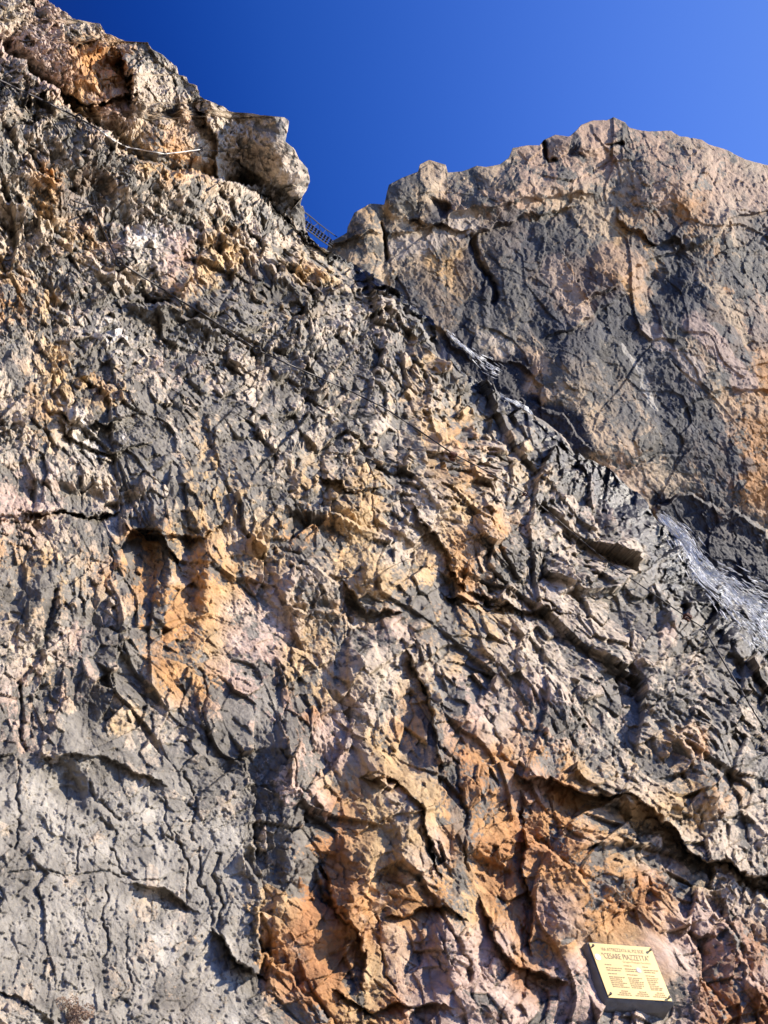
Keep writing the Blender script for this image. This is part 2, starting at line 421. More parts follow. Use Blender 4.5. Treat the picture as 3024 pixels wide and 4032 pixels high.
# grain of the rock: fissures fan out from far up the wall
rho = np.hypot(PX + 900, PY + 1300); th = np.arctan2(PY + 1300, PX + 900)
dw = fbm(PX / 700, PY / 700, 31, 2); dv = fbm(PX / 700, PY / 700, 41, 2)
U = th + dw * 0.012; V = np.log(rho) * 1.0 + dv * 0.015
smooth_m = sstep(2850, 3150, PY - 0.15 * PX) * sstep(1010, 930, QX)           # pitted grey slab, bottom left
face = 1 - 0.62 * smooth_m
disp = np.zeros_like(PX, dtype=f4); mid_id = None; dsm = 0
gx0 = np.gradient(lr0, axis=1) / np.gradient(PX, axis=1); gy0 = np.gradient(lr0, axis=0) / np.gradient(PY, axis=0) - gx0 * np.gradient(PX, axis=0) / np.gradient(PY, axis=0)
slope = np.hypot(gx0, gy0) * FPX
steep = np.clip(.62 + .62 * slope, .9, 3.3)                                  # relief grows where the wall is seen edge on
px_ang = steep * rho / FPX * np.clip((2400 / rho) ** .35, .5, 1.1)
for k, (c, ax, amp, tl) in enumerate([(.20,1.4,.11,.7),(.095,1.7,.12,.9),(.044,1.6,.24,1.1),(.021,1.4,.34,1.3),(.0105,1.3,.42,1.3),(.0052,1.2,.42,1.2),(.0028,1.2,.36,1.1)]):
    jx = fbm(PX / (c * 5000 + 60), PY / (c * 5000 + 60), 100 + k, 1) * (.2 if k < 3 else .06)
    jy = fbm(PX / (c * 5000 + 60), PY / (c * 5000 + 60), 150 + k, 1) * (.2 if k < 3 else .06)
    h, cid, ed = facets(U / c + jx, V / (c * ax) + jy, 200 + k * 11, tl, 0.12 if k < 2 else 0.55)
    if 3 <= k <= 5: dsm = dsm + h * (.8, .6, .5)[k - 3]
    lvl = (face if k < 4 else 1 - .4 * smooth_m) if k >= 1 else 1.0
    rough = np.clip(0.75 + 0.6 * fbm(PX / 260 + k * 7, PY / 260, 300 + k, 2), 0.25, 1.6)
    disp += (h * amp * c * px_ang * lvl * rough).astype(f4)
    if k == 3: mid_id = cid
    if k == 4: sm_id = cid
    if k in (3, 4): disp -= (np.exp(-(ed / 0.03) ** 2) * 0.06 * c * px_ang * (rnd(cid, 77) > 0.55) * lvl).astype(f4)
disp += (fbm(U / .08, V / .08, 61, 7, 0.62) * 0.0034 * (0.55 + 0.45 * face) * px_ang * 1.3).astype(f4)
disp += (ridged(U / .03, V / .06, 71, 4) * 0.0012 * px_ang * face).astype(f4)
# holes in the grey slab
for cs, thr, rad, dp, sd_ in ((70, .72, .16, .006, 1), (38, .62, .2, .0042, 2), (20, .5, .24, .0022, 3)):
    f1, f2, ox, oy, cid = worley(QX / cs * 0.8, QY / cs, 900 + sd_)
    on = (rnd(cid, 5) > thr) * (0.35 + 0.65 * smooth_m) * sstep(2400, 2900, PY) * sstep(1150, 980, PX)
    disp -= (np.exp(-(f1 / (rad * (0.5 + rnd(cid, 9)))) ** 4) * dp * on).astype(f4)

ray = rays(PX, PY)
R_ = np.exp(LR)
n_w = np.array(c2w_v((.656, .726, .207)))
dirv = n_w * 0.22 - ray * 0.95; dirv /= np.linalg.norm(dirv, axis=-1, keepdims=True)
pm = np.exp(-(np.maximum(np.abs(PX - 2480 - (PY - 3830) * .35) - 120, 0) / 60) ** 2 - (np.maximum(np.abs(PY - 3830) - 100, 0) / 60) ** 2)
base_p = float(np.exp(np.mean(LR[pm > .97])))
npl = np.array(best[1]); dctr = rays(np.array(2481.0), np.array(3828.0)); rpl0 = base_p * .985
rplane = rpl0 * float(dctr @ npl) / np.minimum(ray @ npl, -.1) + .014
LR = LR + pm * .97 * (np.clip(np.log(rplane), np.log(base_p) - .12, np.log(base_p) + .12) - LR); disp = disp * (1 - .86 * pm); R_ = np.exp(LR)
fade_e = 0.75 + 0.25 * (1 - cu ** 40)[None, :]
P = ray * R_[..., None] + dirv * (disp * R_ * fade_e)[..., None]
P[..., 2] += 1.6
# colour
wq = 60
CXQ = PX + fbm(PX / 170, PY / 170, 401, 5, .6) * wq; CYQ = PY + fbm(PX / 170, PY / 170, 411, 5, .6) * wq
def tint(PX, PY, CXQ, CYQ, idA, idB, U, V, uc, vc, fx_=1.0, dsm=0):
    c = lookup(crust_g, CXQ, CYQ); hue = lookup(hue_g, CXQ, CYQ)
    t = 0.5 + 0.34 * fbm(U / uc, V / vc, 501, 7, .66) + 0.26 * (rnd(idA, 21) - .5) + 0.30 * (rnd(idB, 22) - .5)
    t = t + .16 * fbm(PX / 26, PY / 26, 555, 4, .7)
    t = t + .30 * dsm + .16 * fbm(PX / 11, PY / 11, 556, 3, .7)  # raised facets paler, hollows greyer: sunlit edges and shade put into the colour
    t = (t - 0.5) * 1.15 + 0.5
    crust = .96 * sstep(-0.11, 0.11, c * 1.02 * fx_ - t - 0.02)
    # lighter weathered film and rust
    hv = (rnd(idA, 31) - .5)[..., None] * np.array([.10, .12, .13]) + (rnd(idB, 32) - .5)[..., None] * np.array([.12, .10, .09])
    fr = hue * (1 + 1.1 * hv)
    pale = sstep(.25, .8, fbm(U / (uc * .8) + 9, V / (vc * .8), 521, 5, .6))[..., None]
    fr = fr * (1 - .4 * pale) + np.array([.57, .49, .40]) * .4 * pale
    rusty = sstep(.3, .85, fbm(U / uc + 4, V / vc, 531, 5, .6))[..., None] * np.clip((hue[..., 0] - hue[..., 2]) * 3.2 - .45, 0, 1)[..., None]
    fr = fr * (1 - .5 * rusty) + np.array([.40, .17, .06]) * .5 * rusty
    gv = 0.5 + 0.5 * fbm(U / (uc * .7), V / (vc * .7) + 3, 541, 5, .6)
    cr = np.array([.176, .160, .134]) * (0.55 + 0.95 * np.clip(gv, 0, 1))[..., None] * (1 + .3 * (rnd(idB, 41) - .5))[..., None]
    return fr, cr, crust
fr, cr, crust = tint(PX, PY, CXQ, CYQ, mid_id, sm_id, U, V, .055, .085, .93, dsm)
cr = cr * (1 + 0.75 * smooth_m[..., None]) 
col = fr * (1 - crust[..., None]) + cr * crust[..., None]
wet = np.zeros_like(PX)
# the wet black rock beside the falls
band = [(1330,1000),(1500,1150),(1700,1300),(1790,1440),(2000,1620),(2230,1790),(2380,1860),(2480,1960),(2600,2080),(2700,2210),(2860,2340),(3060,2490),(3330,2740)]
def fn(m, d, s, ov):
    wd = np.interp(QY[m], [1000, 1700, 1900, 2300, 2700], [25, 22, 110, 130, 150])
    wet[m] = np.maximum(wet[m], sstep(1.25, .7, d / wd + .35 * fbm(QX[m] / 60, QY[m] / 90, 601, 4)))
crop_apply(QX, QY, band, 260, fn)
col = col * (1 - .92 * wet[..., None]) + np.array([.010, .011, .014]) * .92 * wet[..., None]
# dark runs
for pts, wd in (([(380,640),(330,720),(300,800)], 90), ([(400,1200),(560,1230),(760,1330)], 50), ([(980,1100),(1150,1170),(1300,1200)], 70), ([(1650,2800),(1760,3000),(1830,3300),(1800,3500)], 34)):
    def fn(m, d, s, ov, wd=wd):
        k = (sstep(1.2, .5, d / wd + .4 * fbm(QX[m] / 50, QY[m] / 50, 611, 4)) * .75)[..., None]
        col[m] = col[m] * (1 - k) + cr[m] * .8 * k
    crop_apply(QX, QY, pts, wd * 3, fn)
col = np.clip(col, .008, .8)
NEAR_P, NEAR_COL = P, col
# the wall turns away behind its skyline
last = P[:, -1, :]; e = ray[:, -1, :]
tr = np.linspace(0, 1, CURL + 1)[1:]
back = []
side = np.array(c2w_v((-.66, -.70, -.2)))
for t_ in tr:
    jit = fbm(ry / 30, np.full_like(ry, t_ * 5), 701, 4)
    back.append(last + (e * (t_ * 0.35)[..., None] if False else e * (t_ * 0.38)) * R_[:, -1:] + side * (t_ ** 1.3 * .22 + .012 * jit[:, None] * t_) * R_[:, -1:])
back = np.stack(back, 1)
Pn = np.concatenate([P, back], 1)
coln = np.concatenate([col, np.repeat(col[:, -1:, :], CURL, 1)], 1)
wetn = np.concatenate([wet, np.repeat(wet[:, -1:], CURL, 1)], 1)
MAT_NEAR = rock_mat("limestone", 9.0, 14.0, 0.035)
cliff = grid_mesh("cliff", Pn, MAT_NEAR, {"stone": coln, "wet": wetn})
tag(cliff, "steep grey and orange limestone cliff filling the left and bottom of the view", "cliff", kind="structure")

# ------------------------------------------------------------------ the far wall
TOP = [(1100,1260),(1230,1080),(1285,985),(1300,952),(1345,928),(1367,915),(1368,896),(1395,838),(1458,802),(1512,807),(1530,729),(1580,702),(1646,676),(1653,647),
 (1690,629),(1755,650),(1763,679),(1822,674),(1877,652),(1913,656),(1968,647),(2004,620),(2018,583),(2077,574),(2123,574),(2141,551),(2186,530),(2241,538),(2273,510),
 (2287,492),(2332,474),(2387,474),(2414,463),(2460,483),(2476,506),(2551,520),(2587,518),(2642,515),(2674,538),(2761,551),(2788,570),(2861,592),(2934,629),(3024,652),(3400,800)]
tx = np.array([p[0] for p in TOP], float); ty = np.array([p[1] for p in TOP], float)
FC, FR = 780, 760
fx = np.linspace(1110, 3400, FC)
top = np.interp(fx, tx, ty)
silx = np.interp(fx, sx, sy)                                  # height of the near wall's edge
bot = np.maximum(silx + 420, 2500)
cv = np.linspace(0, 1, FR)
FX = np.repeat(fx[None, :], FR, 0); FY = top[None, :] + (bot - top)[None, :] * cv[:, None]
fray = rays(FX, FY)
nf = np.array(c2w_v((.45, .42, .78)).normalized())
FRg = -27.0 / (fray @ nf)
fw1 = fbm(FX / 150, FY / 150, 801, 4) * 26; fw2 = fbm(FX / 150, FY / 150, 811, 4) * 26
GX, GY = FX + fw1, FY + fw2
FL = np.log(FRg)
FLEDGE = [
 ([(1300,960),(1450,920),(1600,930),(1700,860),(1900,820),(2050,790),(2300,760)], -1, .035, 90),
 ([(1640,870),(1740,860),(1800,900)], -1, .06, 60),
 ([(1750,1030),(1830,960),(1960,880),(2200,830)], -1, .05, 120),
 ([(2330,1180),(2450,1110),(2560,1020),(2650,960)], -1, .045, 90),
 ([(2180,1300),(2300,1240),(2400,1200),(2560,1080)], -1, .04, 90),
 ([(2450,860),(2560,940),(2720,960),(2830,900),(3024,800)], -1, .05, 110),
 ([(2050,640),(2200,680),(2400,640),(2500,620)], 1, .04, 80),
 ([(2500,640),(2700,600),(2900,680),(3024,700)], 1, .02, 60),
 ([(2560,1760),(2720,1590),(2900,1500),(3024,1540)], -1, .03, 90),
 ([(1690,1270),(1850,1420),(2010,1440),(2140,1500),(2140,1600)], -1, .025, 80),
 ([(1900,1530),(2050,1580),(2190,1620),(2300,1740)], 1, .03, 50),
 ([(2570,2010),(2640,1945),(2720,1945),(2800,1990),(2900,2020),(3024,2110),(3200,2180)], 1, .12, 120),
 ([(2480,1850),(2600,1800),(2700,1780)], 1, .03, 60),
 ([(1500,870),(1500,1000),(1560,1120)], 1, .05, 60),
]
FCR = [([(1830,950),(1870,1010),(1920,1090),(1950,1180)], 12, .02), ([(2130,560),(2160,620),(2190,630)], 8, .02), ([(2400,565),(2430,590)], 6, .02),
       ([(1500,880),(1520,1040)], 8, .03), ([(1690,800),(1760,830)], 12, .02)]
FBUMP = [(2650,720,180,110,-.05),(2850,900,150,110,-.03),(2100,720,220,60,-.04),(2300,560,120,50,-.03),(1620,760,120,80,-.04),(1430,900,70,70,-.04),(2600,1150,120,100,.03),
         (1950,800,160,50,-.03),(2400,1080,110,120,-.03),(2300,1500,160,250,-.03),(2750,1300,160,220,-.03),(2000,1850,160,100,-.03),(2400,1750,200,80,-.04),(1420,1050,80,90,-.04)]
for pts, side, a, reach in FLEDGE:
    def fn(m, d, s, ov, side=side, a=a, reach=reach):
        s = s * side; wgt = np.exp(-(ov / 45.0) ** 2); fall = np.clip(1 - d / (reach * 3.4), 0, 1)
        FL[m] += .4 * np.where(s > 0, a * 0.62 * np.exp(-d / reach) * sstep(0, 8, d), -a * 0.45 * np.exp(-d / (reach * 0.6)) * sstep(-6, 5, d)) * wgt * fall
    crop_apply(GX, GY, pts, reach * 3.4, fn)
for pts, wd, a in FCR:
    def fn(m, d, s, ov, wd=wd, a=a): FL[m] += a * np.exp(-(d / wd) ** 2) * np.exp(-(ov / 20.0) ** 2)
    crop_apply(GX, GY, pts, wd * 4, fn)
for cx, cy, rx, ry_, a in FBUMP:
    FL += a * np.exp(-np.minimum(((GX - cx) / rx) ** 2 + ((GY - cy) / ry_) ** 2, 30) ** 1.2 * 0.9)
ca, sa = math.cos(math.radians(58)), math.sin(math.radians(58))
FU = (FX * sa - FY * ca) / FPX; FV = (FX * ca + FY * sa) / FPX
fd = np.zeros_like(FX, dtype=f4)
for k, (c, ax, amp) in enumerate([(.10,1.3,.06),(.045,1.4,.09),(.020,1.3,.15),(.009,1.2,.24),(.0045,1.1,.26)]):
    jx = fbm(FX / (c * 7000), FY / (c * 7000), 820 + k, 2) * 0.4; jy = fbm(FX / (c * 7000), FY / (c * 7000), 850 + k, 2) * 0.4
    h, cid, ed = facets(FU / c + jx, FV / (c * ax) + jy, 870 + k * 11, .8, .6)
    fd += (h * amp * c).astype(f4)
    if k == 2: idA = cid
    if k == 3: idB = cid
fd += (fbm(FU / .06, FV / .06, 88, 7, .6) * .0045).astype(f4)
fd += (ridged(FU / .12, FV / .12, 89, 3) * .003).astype(f4)
Rf = np.exp(FL)
fdir = nf * .4 - fray * .9; fdir /= np.linalg.norm(fdir, axis=-1, keepdims=True)
fade_t = sstep(0, .03, cv)[:, None] * .6 + .4
FP = fray * Rf[..., None] + fdir * (fd * Rf * fade_t)[..., None]; FP[..., 2] += 1.6
FXQ = FX + fbm(FX / 120, FY / 120, 421, 5, .6) * 45; FYQ = FY + fbm(FX / 120, FY / 120, 431, 5, .6) * 45
fr, cr, crust = tint(FX, FY, FXQ, FYQ, idA, idB, FU, FV, .05, .10, .80)
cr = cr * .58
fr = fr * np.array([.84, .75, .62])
fcol = fr * (1 - crust[..., None]) + cr * crust[..., None]
# seepage streaks that run down the far wall
STREAK = [ ([(1960,880),(2080,1000),(2150,1150),(2200,1300),(2260,1400)], 95, .8), ([(2190,900),(2260,1000),(2330,1120),(2420,1200)], 60, .75), ([(2100,1250),(2250,1350),(2420,1250)], 70, .8),
 ([(2600,900),(2680,1040),(2760,1200),(2860,1380),(2900,1450)], 80, .8), ([(2420,1230),(2520,1350),(2640,1440),(2720,1560)], 85, .85), ([(2450,1390),(2560,1500),(2660,1580)], 55, .7),
 ([(2640,1600),(2700,1750),(2850,1880)], 85, .85), ([(2760,1620),(2840,1760),(2900,1860)], 60, .8), ([(1640,1120),(1720,1220),(1800,1300)], 90, .6), ([(1850,980),(1900,1100),(1950,1250)], 80, .6),
 ([(2480,1000),(2560,1100),(2700,1240)], 60, .8), ([(2950,850),(3000,1000),(3024,1100)], 60, .6), ([(2290,1450),(2420,1560),(2480,1680)], 60, .55), ([(2860,1050),(2950,1250),(3000,1330)], 40, .6)]
CLEAR = [([(2180,1060),(2240,1140),(2290,1220)], 55, (.47,.33,.23)), ([(2450,1380),(2540,1520),(2600,1600)], 13, (.47,.42,.34)), ([(2740,1270),(2850,1400),(2960,1500)], 40, (.45,.31,.24)),
 ([(2400,1000),(2480,1080),(2500,1140)], 60, (.46,.28,.16)), ([(1560,1000),(1700,930),(1850,880)], 50, (.47,.38,.29)), ([(2560,1320),(2650,1400),(2740,1500)], 30, (.46,.36,.28)), ([(2760,1080),(2860,1200),(2960,1330)], 18, (.46,.33,.2)),
 ([(1830,1330),(1950,1350),(2020,1400)], 40, (.46,.38,.29))]
sn = fbm(FU / .012, FV / .12, 441, 5, .6); sn2 = fbm(FU / .03, FV / .05, 442, 5, .6)
for pts, wd, st in STREAK:
    def fn(m, d, s, ov, wd=wd, st=st):
        k = (sstep(1.1, .8, d / wd + .45 * sn[m] + .3 * sn2[m]) * np.exp(-(ov / 60) ** 2) * st)[..., None]
        fcol[m] = fcol[m] * (1 - k) + np.array([.052, .052, .058]) * (1 + .5 * sn2[m])[..., None] * k
    crop_apply(GX, GY, pts, wd * 2.6, fn)
for pts, wd, cc in CLEAR:
    def fn(m, d, s, ov, wd=wd, cc=cc):
        k = (sstep(1.1, .75, d / wd + .4 * sn[m] + .3 * sn2[m]) * np.exp(-(ov / 40) ** 2) * .8)[..., None]
        fcol[m] = fcol[m] * (1 - k) + np.array(cc) * .9 * k
    crop_apply(GX, GY, pts, wd * 2.6, fn)
fwet_shade = np.zeros_like(FX)
BLACK = [([(1820,945),(1850,1010),(1880,1060)], 13), ([(1890,1070),(1930,1130),(1950,1190)], 20), ([(1690,830),(1740,850)], 40), ([(1900,1510),(1990,1470),(2060,1440)], 60),
 ([(1790,1310),(1850,1400),(1930,1470),(2020,1540)], 60), ([(1900,1530),(2050,1640),(2200,1660),(2300,1780)], 75), ([(2140,560),(2150,620)], 14), ([(2405,575),(2430,590)], 8), ([(2060,1610),(2120,1580)], 30),  # shadow in the pocket near the skyline painted black, listed among wet rock
 ([(2600,2060),(2700,2050),(2900,2140),(3200,2340)], 120), ([(2600,2160),(2800,2260),(3200,2500)], 150), ([(2270,530),(2250,600),(2300,620)], 16)]
for pts, wd in BLACK:
    def fn(m, d, s, ov, wd=wd):
        k = sstep(1.2, .7, d / wd + .35 * sn2[m]) * np.exp(-(ov / 30) ** 2); fwet_shade[m] = np.maximum(fwet_shade[m], k * .2)
        k = (k * .93)[..., None]; fcol[m] = fcol[m] * (1 - k) + np.array([.014, .014, .022]) * k
    crop_apply(GX, GY, pts, wd * 2.6, fn)
fcol = np.clip(fcol, .008, .8)
lastf = FP[0]; eb = fray[0]
rows = []
for t_ in np.linspace(1, 0, 15)[:-1]:
    rows.append(lastf + (eb * (t_ * .3) + np.array([0, 0, -1.0]) * (t_ ** 1.3 * .25)) * Rf[0][:, None])
rows = np.stack(rows, 0)
FPn = np.concatenate([rows, FP], 0); fcn = np.concatenate([np.repeat(fcol[:1], 14, 0), fcol], 0); fwn = np.concatenate([np.repeat(fwet_shade[:1], 14, 0), fwet_shade], 0)
MAT_FAR = rock_mat("far_limestone", 1.6, 2.2, 0.10)
peak = grid_mesh("far_cliff", FPn, MAT_FAR, {"stone": fcn, "wet": fwn})
tag(peak, "tall far rock wall with black water streaks under a rounded summit", "rock wall", kind="structure")

# ------------------------------------------------------------------ looking points up on the finished surfaces
def near_pt(px, py, lift=0.0, wide=2):
    r = (py - ry[0]) / (ry[1] - ry[0]); i = int(np.clip(r, 0, NR - 1))
    j = int(np.clip((px + 300) / (sil_r[i] + 300) * (NC - 1), 0, NC - 1))
    w_ = wide; blk = NEAR_P[max(0, i - w_):i + w_ + 1, max(0, j - w_):j + w_ + 1].reshape(-1, 3) - np.array([0, 0, 1.6])
    rr = np.min(np.linalg.norm(blk, axis=1)) * (1 - lift)
    d = rays(np.array(float(px)), np.array(float(py)))
    return Vector(d * rr) + Vector((0, 0, 1.6)), rr
def ray_pt(px, py, r):
    return Vector(rays(np.array(float(px)), np.array(float(py))) * r) + Vector((0, 0, 1.6))
exec_after = []

def tube(bm, pts, rad, seg=6):
    pts = [Vector(p) for p in pts]; rings = []
    for i, p in enumerate(pts):
        t = (pts[min(i + 1, len(pts) - 1)] - pts[max(i - 1, 0)]).normalized()
        a = t.cross(Vector((0, 0, 1))); a = a.normalized() if a.length > 1e-3 else Vector((1, 0, 0)); b = t.cross(a)
        r = rad[i] if isinstance(rad, (list, tuple)) else rad
        rings.append([bm.verts.new(p + (a * math.cos(k * 2 * math.pi / seg) + b * math.sin(k * 2 * math.pi / seg)) * r) for k in range(seg)])
    for i in range(len(rings) - 1):
        for k in range(seg):
            bm.faces.new((rings[i][k], rings[i][(k + 1) % seg], rings[i + 1][(k + 1) % seg], rings[i + 1][k]))
    bm.faces.new(rings[0][::-1]); bm.faces.new(rings[-1])
def boxf(bm, c, ax, ay, az, hx, hy, hz):
    vs = [bm.verts.new(Vector(c) + ax * (hx * i) + ay * (hy * j) + az * (hz * k)) for i in (-1, 1) for j in (-1, 1) for k in (-1, 1)]
    for f in ((0, 1, 3, 2), (4, 6, 7, 5), (0, 4, 5, 1), (2, 3, 7, 6), (0, 2, 6, 4), (1, 5, 7, 3)): bm.faces.new([vs[i] for i in f])
def mesh_obj(name, bm, mat, parent=None, origin=None, smooth=False):
    me = bpy.data.meshes.new(name)
    if origin is not None: bmesh.ops.translate(bm, verts=bm.verts, vec=-Vector(origin))
    bmesh.ops.recalc_face_normals(bm, faces=bm.faces)
    bm.to_mesh(me); bm.free(); me.materials.append(mat)
    if smooth: me.polygons.foreach_set("use_smooth", [True] * len(me.polygons))
    o = link(bpy.data.objects.new(name, me))
    if parent is not None: o.parent = parent
    elif origin is not None: o.location = origin
    return o
STEEL = plain("dark_steel", (.035, .03, .028), .5, .6, .3, 60)
RUST = plain("rusty_steel", (.10, .035, .02), .8, .3, .4, 60, .3)
ROPE = plain("pale_cable", (.55, .52, .46), .5, .2, .15, 60)

# ------------------------------------------------------------------ steel cables and their pegs
def span(pts, liftc, sag, step=12):
    out = []
    for i in range(len(pts) - 1):
        a, ra = near_pt(*pts[i], liftc, 5); b, rb = near_pt(*pts[i + 1], liftc, 5)
        n = step
        for k in range(n + (i == len(pts) - 2)):
            t = k / n
            px = pts[i][0] * (1 - t) + pts[i + 1][0] * t; py = pts[i][1] * (1 - t) + pts[i + 1][1] * t
            r = 1 / ((1 - t) / ra + t / rb)
            _, rs = near_pt(px, py, liftc, 7)
            p = ray_pt(px, py, min(r, rs)); p.z -= sag * 4 * t * (1 - t) * (a - b).length
            out.append(p)
    return out
def cable(name, pts, rad, mat, label, group, liftc=.014):
    bm = bmesh.new(); P_ = span(pts, liftc, .006)
    tube(bm, P_, rad * .85); o = mesh_obj(name, bm, mat, None, P_[0], True); tag(o, label, "cable", group); return o
G1 = "steel safety cables strung across the cliff"
cable("safety_cable", [(-60,285),(60,345),(155,388),(310,465),(392,512)], .014, STEEL, "thin dark cable high on the upper left ramp, above the pale rope", G1)
cable("safety_rope", [(392,512),(500,579)], .014, ROPE, "pale cable slanting down across the orange wall to the first peg at its left end", G1)
cable("safety_rope", [(500,579),(647,606),(793,588)], .014, ROPE, "nearly level pale cable spanning three pegs across the orange wall under the tower", G1)
cable("safety_cable", [(793,588),(875,597)], .013, STEEL, "short dark cable end on the tower, right of the pale level cable", G1)
cable("safety_cable", [(292,792),(372,812)], .012, STEEL, "short dark cable stub left of the topmost kinked peg", G1)
cable("safety_cable", [(372,812),(405,905),(456,1010),(470,1032)], .013, STEEL, "dark cable dropping steeply between the two upper pegs at left", G1)
cable("safety_cable", [(470,1032),(638,1137),(780,1225),(911,1309),(1012,1377)], .014, STEEL, "long dark cable slanting down right over grey rock from the steep drop", G1)
cable("safety_cable", [(1012,1377),(1230,1475),(1370,1535),(1512,1605),(1650,1695),(1785,1787)], .0135, STEEL, "long dark cable crossing the middle of the cliff to the rusty peg", G1)
cable("safety_cable", [(1785,1787),(1930,1862),(2068,1942)], .0125, STEEL, "dark cable between the rusty peg on orange rock and the small bent peg", G1)
cable("safety_cable", [(2068,1942),(2168,2022),(2290,2128),(2423,2235),(2560,2330),(2706,2431)], .011, STEEL, "long dark cable over the grey slabs above the red brown clamp peg", G1)
cable("safety_cable", [(2706,2431),(2770,2472)], .012, STEEL, "short dark cable between the red brown clamp peg and the corner peg", G1)
cable("safety_cable", [(2770,2472),(2834,2581),(2934,2745),(3024,2891),(3110,3030)], .0125, STEEL, "dark cable dropping steeply from the corner peg out at the right edge", G1)
def peg(px, py, qx, qy, rad, mat, label, clamp=False):
    a, r = near_pt(px, py, .018, 5); b = ray_pt(qx, qy, near_pt(qx, qy)[1] * 1.01)
    root = empty("anchor_peg", b); tag(root, label, "anchor", "cable anchor pegs in the rock")
    bm = bmesh.new(); tube(bm, [b, a.lerp(b, .1), a], [rad, rad, rad * .8], 8); mesh_obj("shaft", bm, mat, root, b)
    bm = bmesh.new(); t = (a - b).normalized(); s = t.cross(Vector((0, 0, 1))).normalized(); u = t.cross(s)
    tube(bm, [a + (s * math.cos(k * .7854) + u * math.sin(k * .7854)) * rad * 2.2 for k in range(9)], rad * .75, 6); mesh_obj("eye_ring", bm, mat, root, b)
    if clamp:
        for dz in (-1, 1):
            bm = bmesh.new(); boxf(bm, a + t * rad * 2 * dz - t * rad * 2, s, u, t, rad * 2.6, rad * 1.8, rad * 1.0); mesh_obj("clamp", bm, mat, root, b)
peg(310,465,308,478,.018,STEEL,"dark peg at the crest of the upper left ramp, before the pale cable")
peg(500,579,494,592,.018,STEEL,"dark peg at the left end of the level pale cable")
peg(647,606,641,620,.018,STEEL,"dark peg in the middle of the level pale cable")
peg(793,588,778,594,.018,STEEL,"dark peg at the right end of the level pale cable")
peg(372,812,362,826,.018,STEEL,"dark peg where the cable kinks into its steep drop, upper left")
peg(470,1032,462,1042,.022,STEEL,"dark peg at the foot of the steep cable drop, upper left")
peg(1012,1377,1005,1400,.02,STEEL,"dark peg on grey rock halfway along the long slanting cable")
peg(1785,1787,1773,1818,.02,RUST,"rusty forked peg on the orange rock in the middle of the cliff",True)
peg(2068,1942,2055,1955,.017,RUST,"small bent rusty peg on pale rock below the gully")
peg(2706,2431,2694,2456,.022,RUST,"red brown clamp peg on the grey slab near the falls",True)
peg(2770,2472,2718,2500,.013,STEEL,"long thin corner peg where the cable turns steeply down")

# ------------------------------------------------------------------ suspension bridge in the notch
def bp(cx, cy, r): return ray_pt(1050 + cx / 4.1475, 700 + cy / 4.1475, r)
BR0, BR1 = near_pt(1195, 880)[1] * 1.0, 0
rb0 = BR0 * .99; rb1 = float(FRg[0, np.argmin(abs(fx - 1300))]) * 1.0
def br(cx): t = (cx - 470) / (1130 - 470); return rb0 * (1 - t) + rb1 * t
bridge = empty("suspension_bridge", bp(470, 690, rb0)); tag(bridge, "small dark cable footbridge with open rungs hanging across the notch between both walls", "bridge")
bo = bridge.location.copy()
def bcable(name, pts, rad):
    bm = bmesh.new(); tube(bm, [bp(x, y, br(x)) for x, y in pts], rad, 6); mesh_obj(name, bm, BST, bridge, bo)
BST = plain("bridge_steel", (.02, .022, .03), .7, .3, .2, 30)
RUNG = [(470,690,510,630),(515,725,560,645),(560,765,610,690),(608,805,658,713),(658,850,706,755),(708,888,757,790),(762,920,810,828),(808,960,860,868),(858,998,910,905),(905,1032,960,940),(950,1062,1007,972),(1005,1100,1055,1010)]
for x0, y0, x1, y1 in RUNG:
    a = bp(x0 - 4, y0 + 7, br((x0+x1)/2)); b = bp(x1 + 4, y1 - 7, br((x0+x1)/2)); bm = bmesh.new()
    ax = (b - a).normalized(); v = ((a + b) / 2 - Vector((0, 0, 1.6))).normalized(); ay = v.cross(ax).normalized(); az = ax.cross(ay)
    boxf(bm, (a + b) / 2, ax, ay, az, (b - a).length / 2, .045, .025); mesh_obj("rung", bm, BST, bridge, bo)
bcable("deck_cable", [(r[0], r[1]) for r in RUNG] + [(1060, 1140)], .028)
bcable("deck_cable", [(r[2], r[3]) for r in RUNG] + [(1090, 1035)], .022)
bcable("deck_cable", [(r[0] * .6 + r[2] * .4, r[1] * .6 + r[3] * .4) for r in RUNG] + [(1075, 1095)], .018)
bcable("deck_cable", [(r[0] * .3 + r[2] * .7, r[1] * .3 + r[3] * .7) for r in RUNG] + [(1080, 1060)], .018)
bcable("handrail_cable", [(540,500),(620,565),(680,607),(760,672),(840,740),(980,850),(1060,905),(1150,968)], .026)
bcable("handrail_cable", [(560,800),(640,822),(700,872),(800,960),(900,1032),(1040,1115)], .018)
for pts in ([(632,668),(655,655),(680,607)], [(693,617),(712,700),(748,783),(780,782),(812,765),(835,737)], [(848,748),(870,830),(905,900),(935,890),(965,845)], [(980,852),(1010,920),(1052,1010)], [(700,872),(760,915),(830,980),(900,1032)]):
    bcable("lacing_cable", pts, .014)

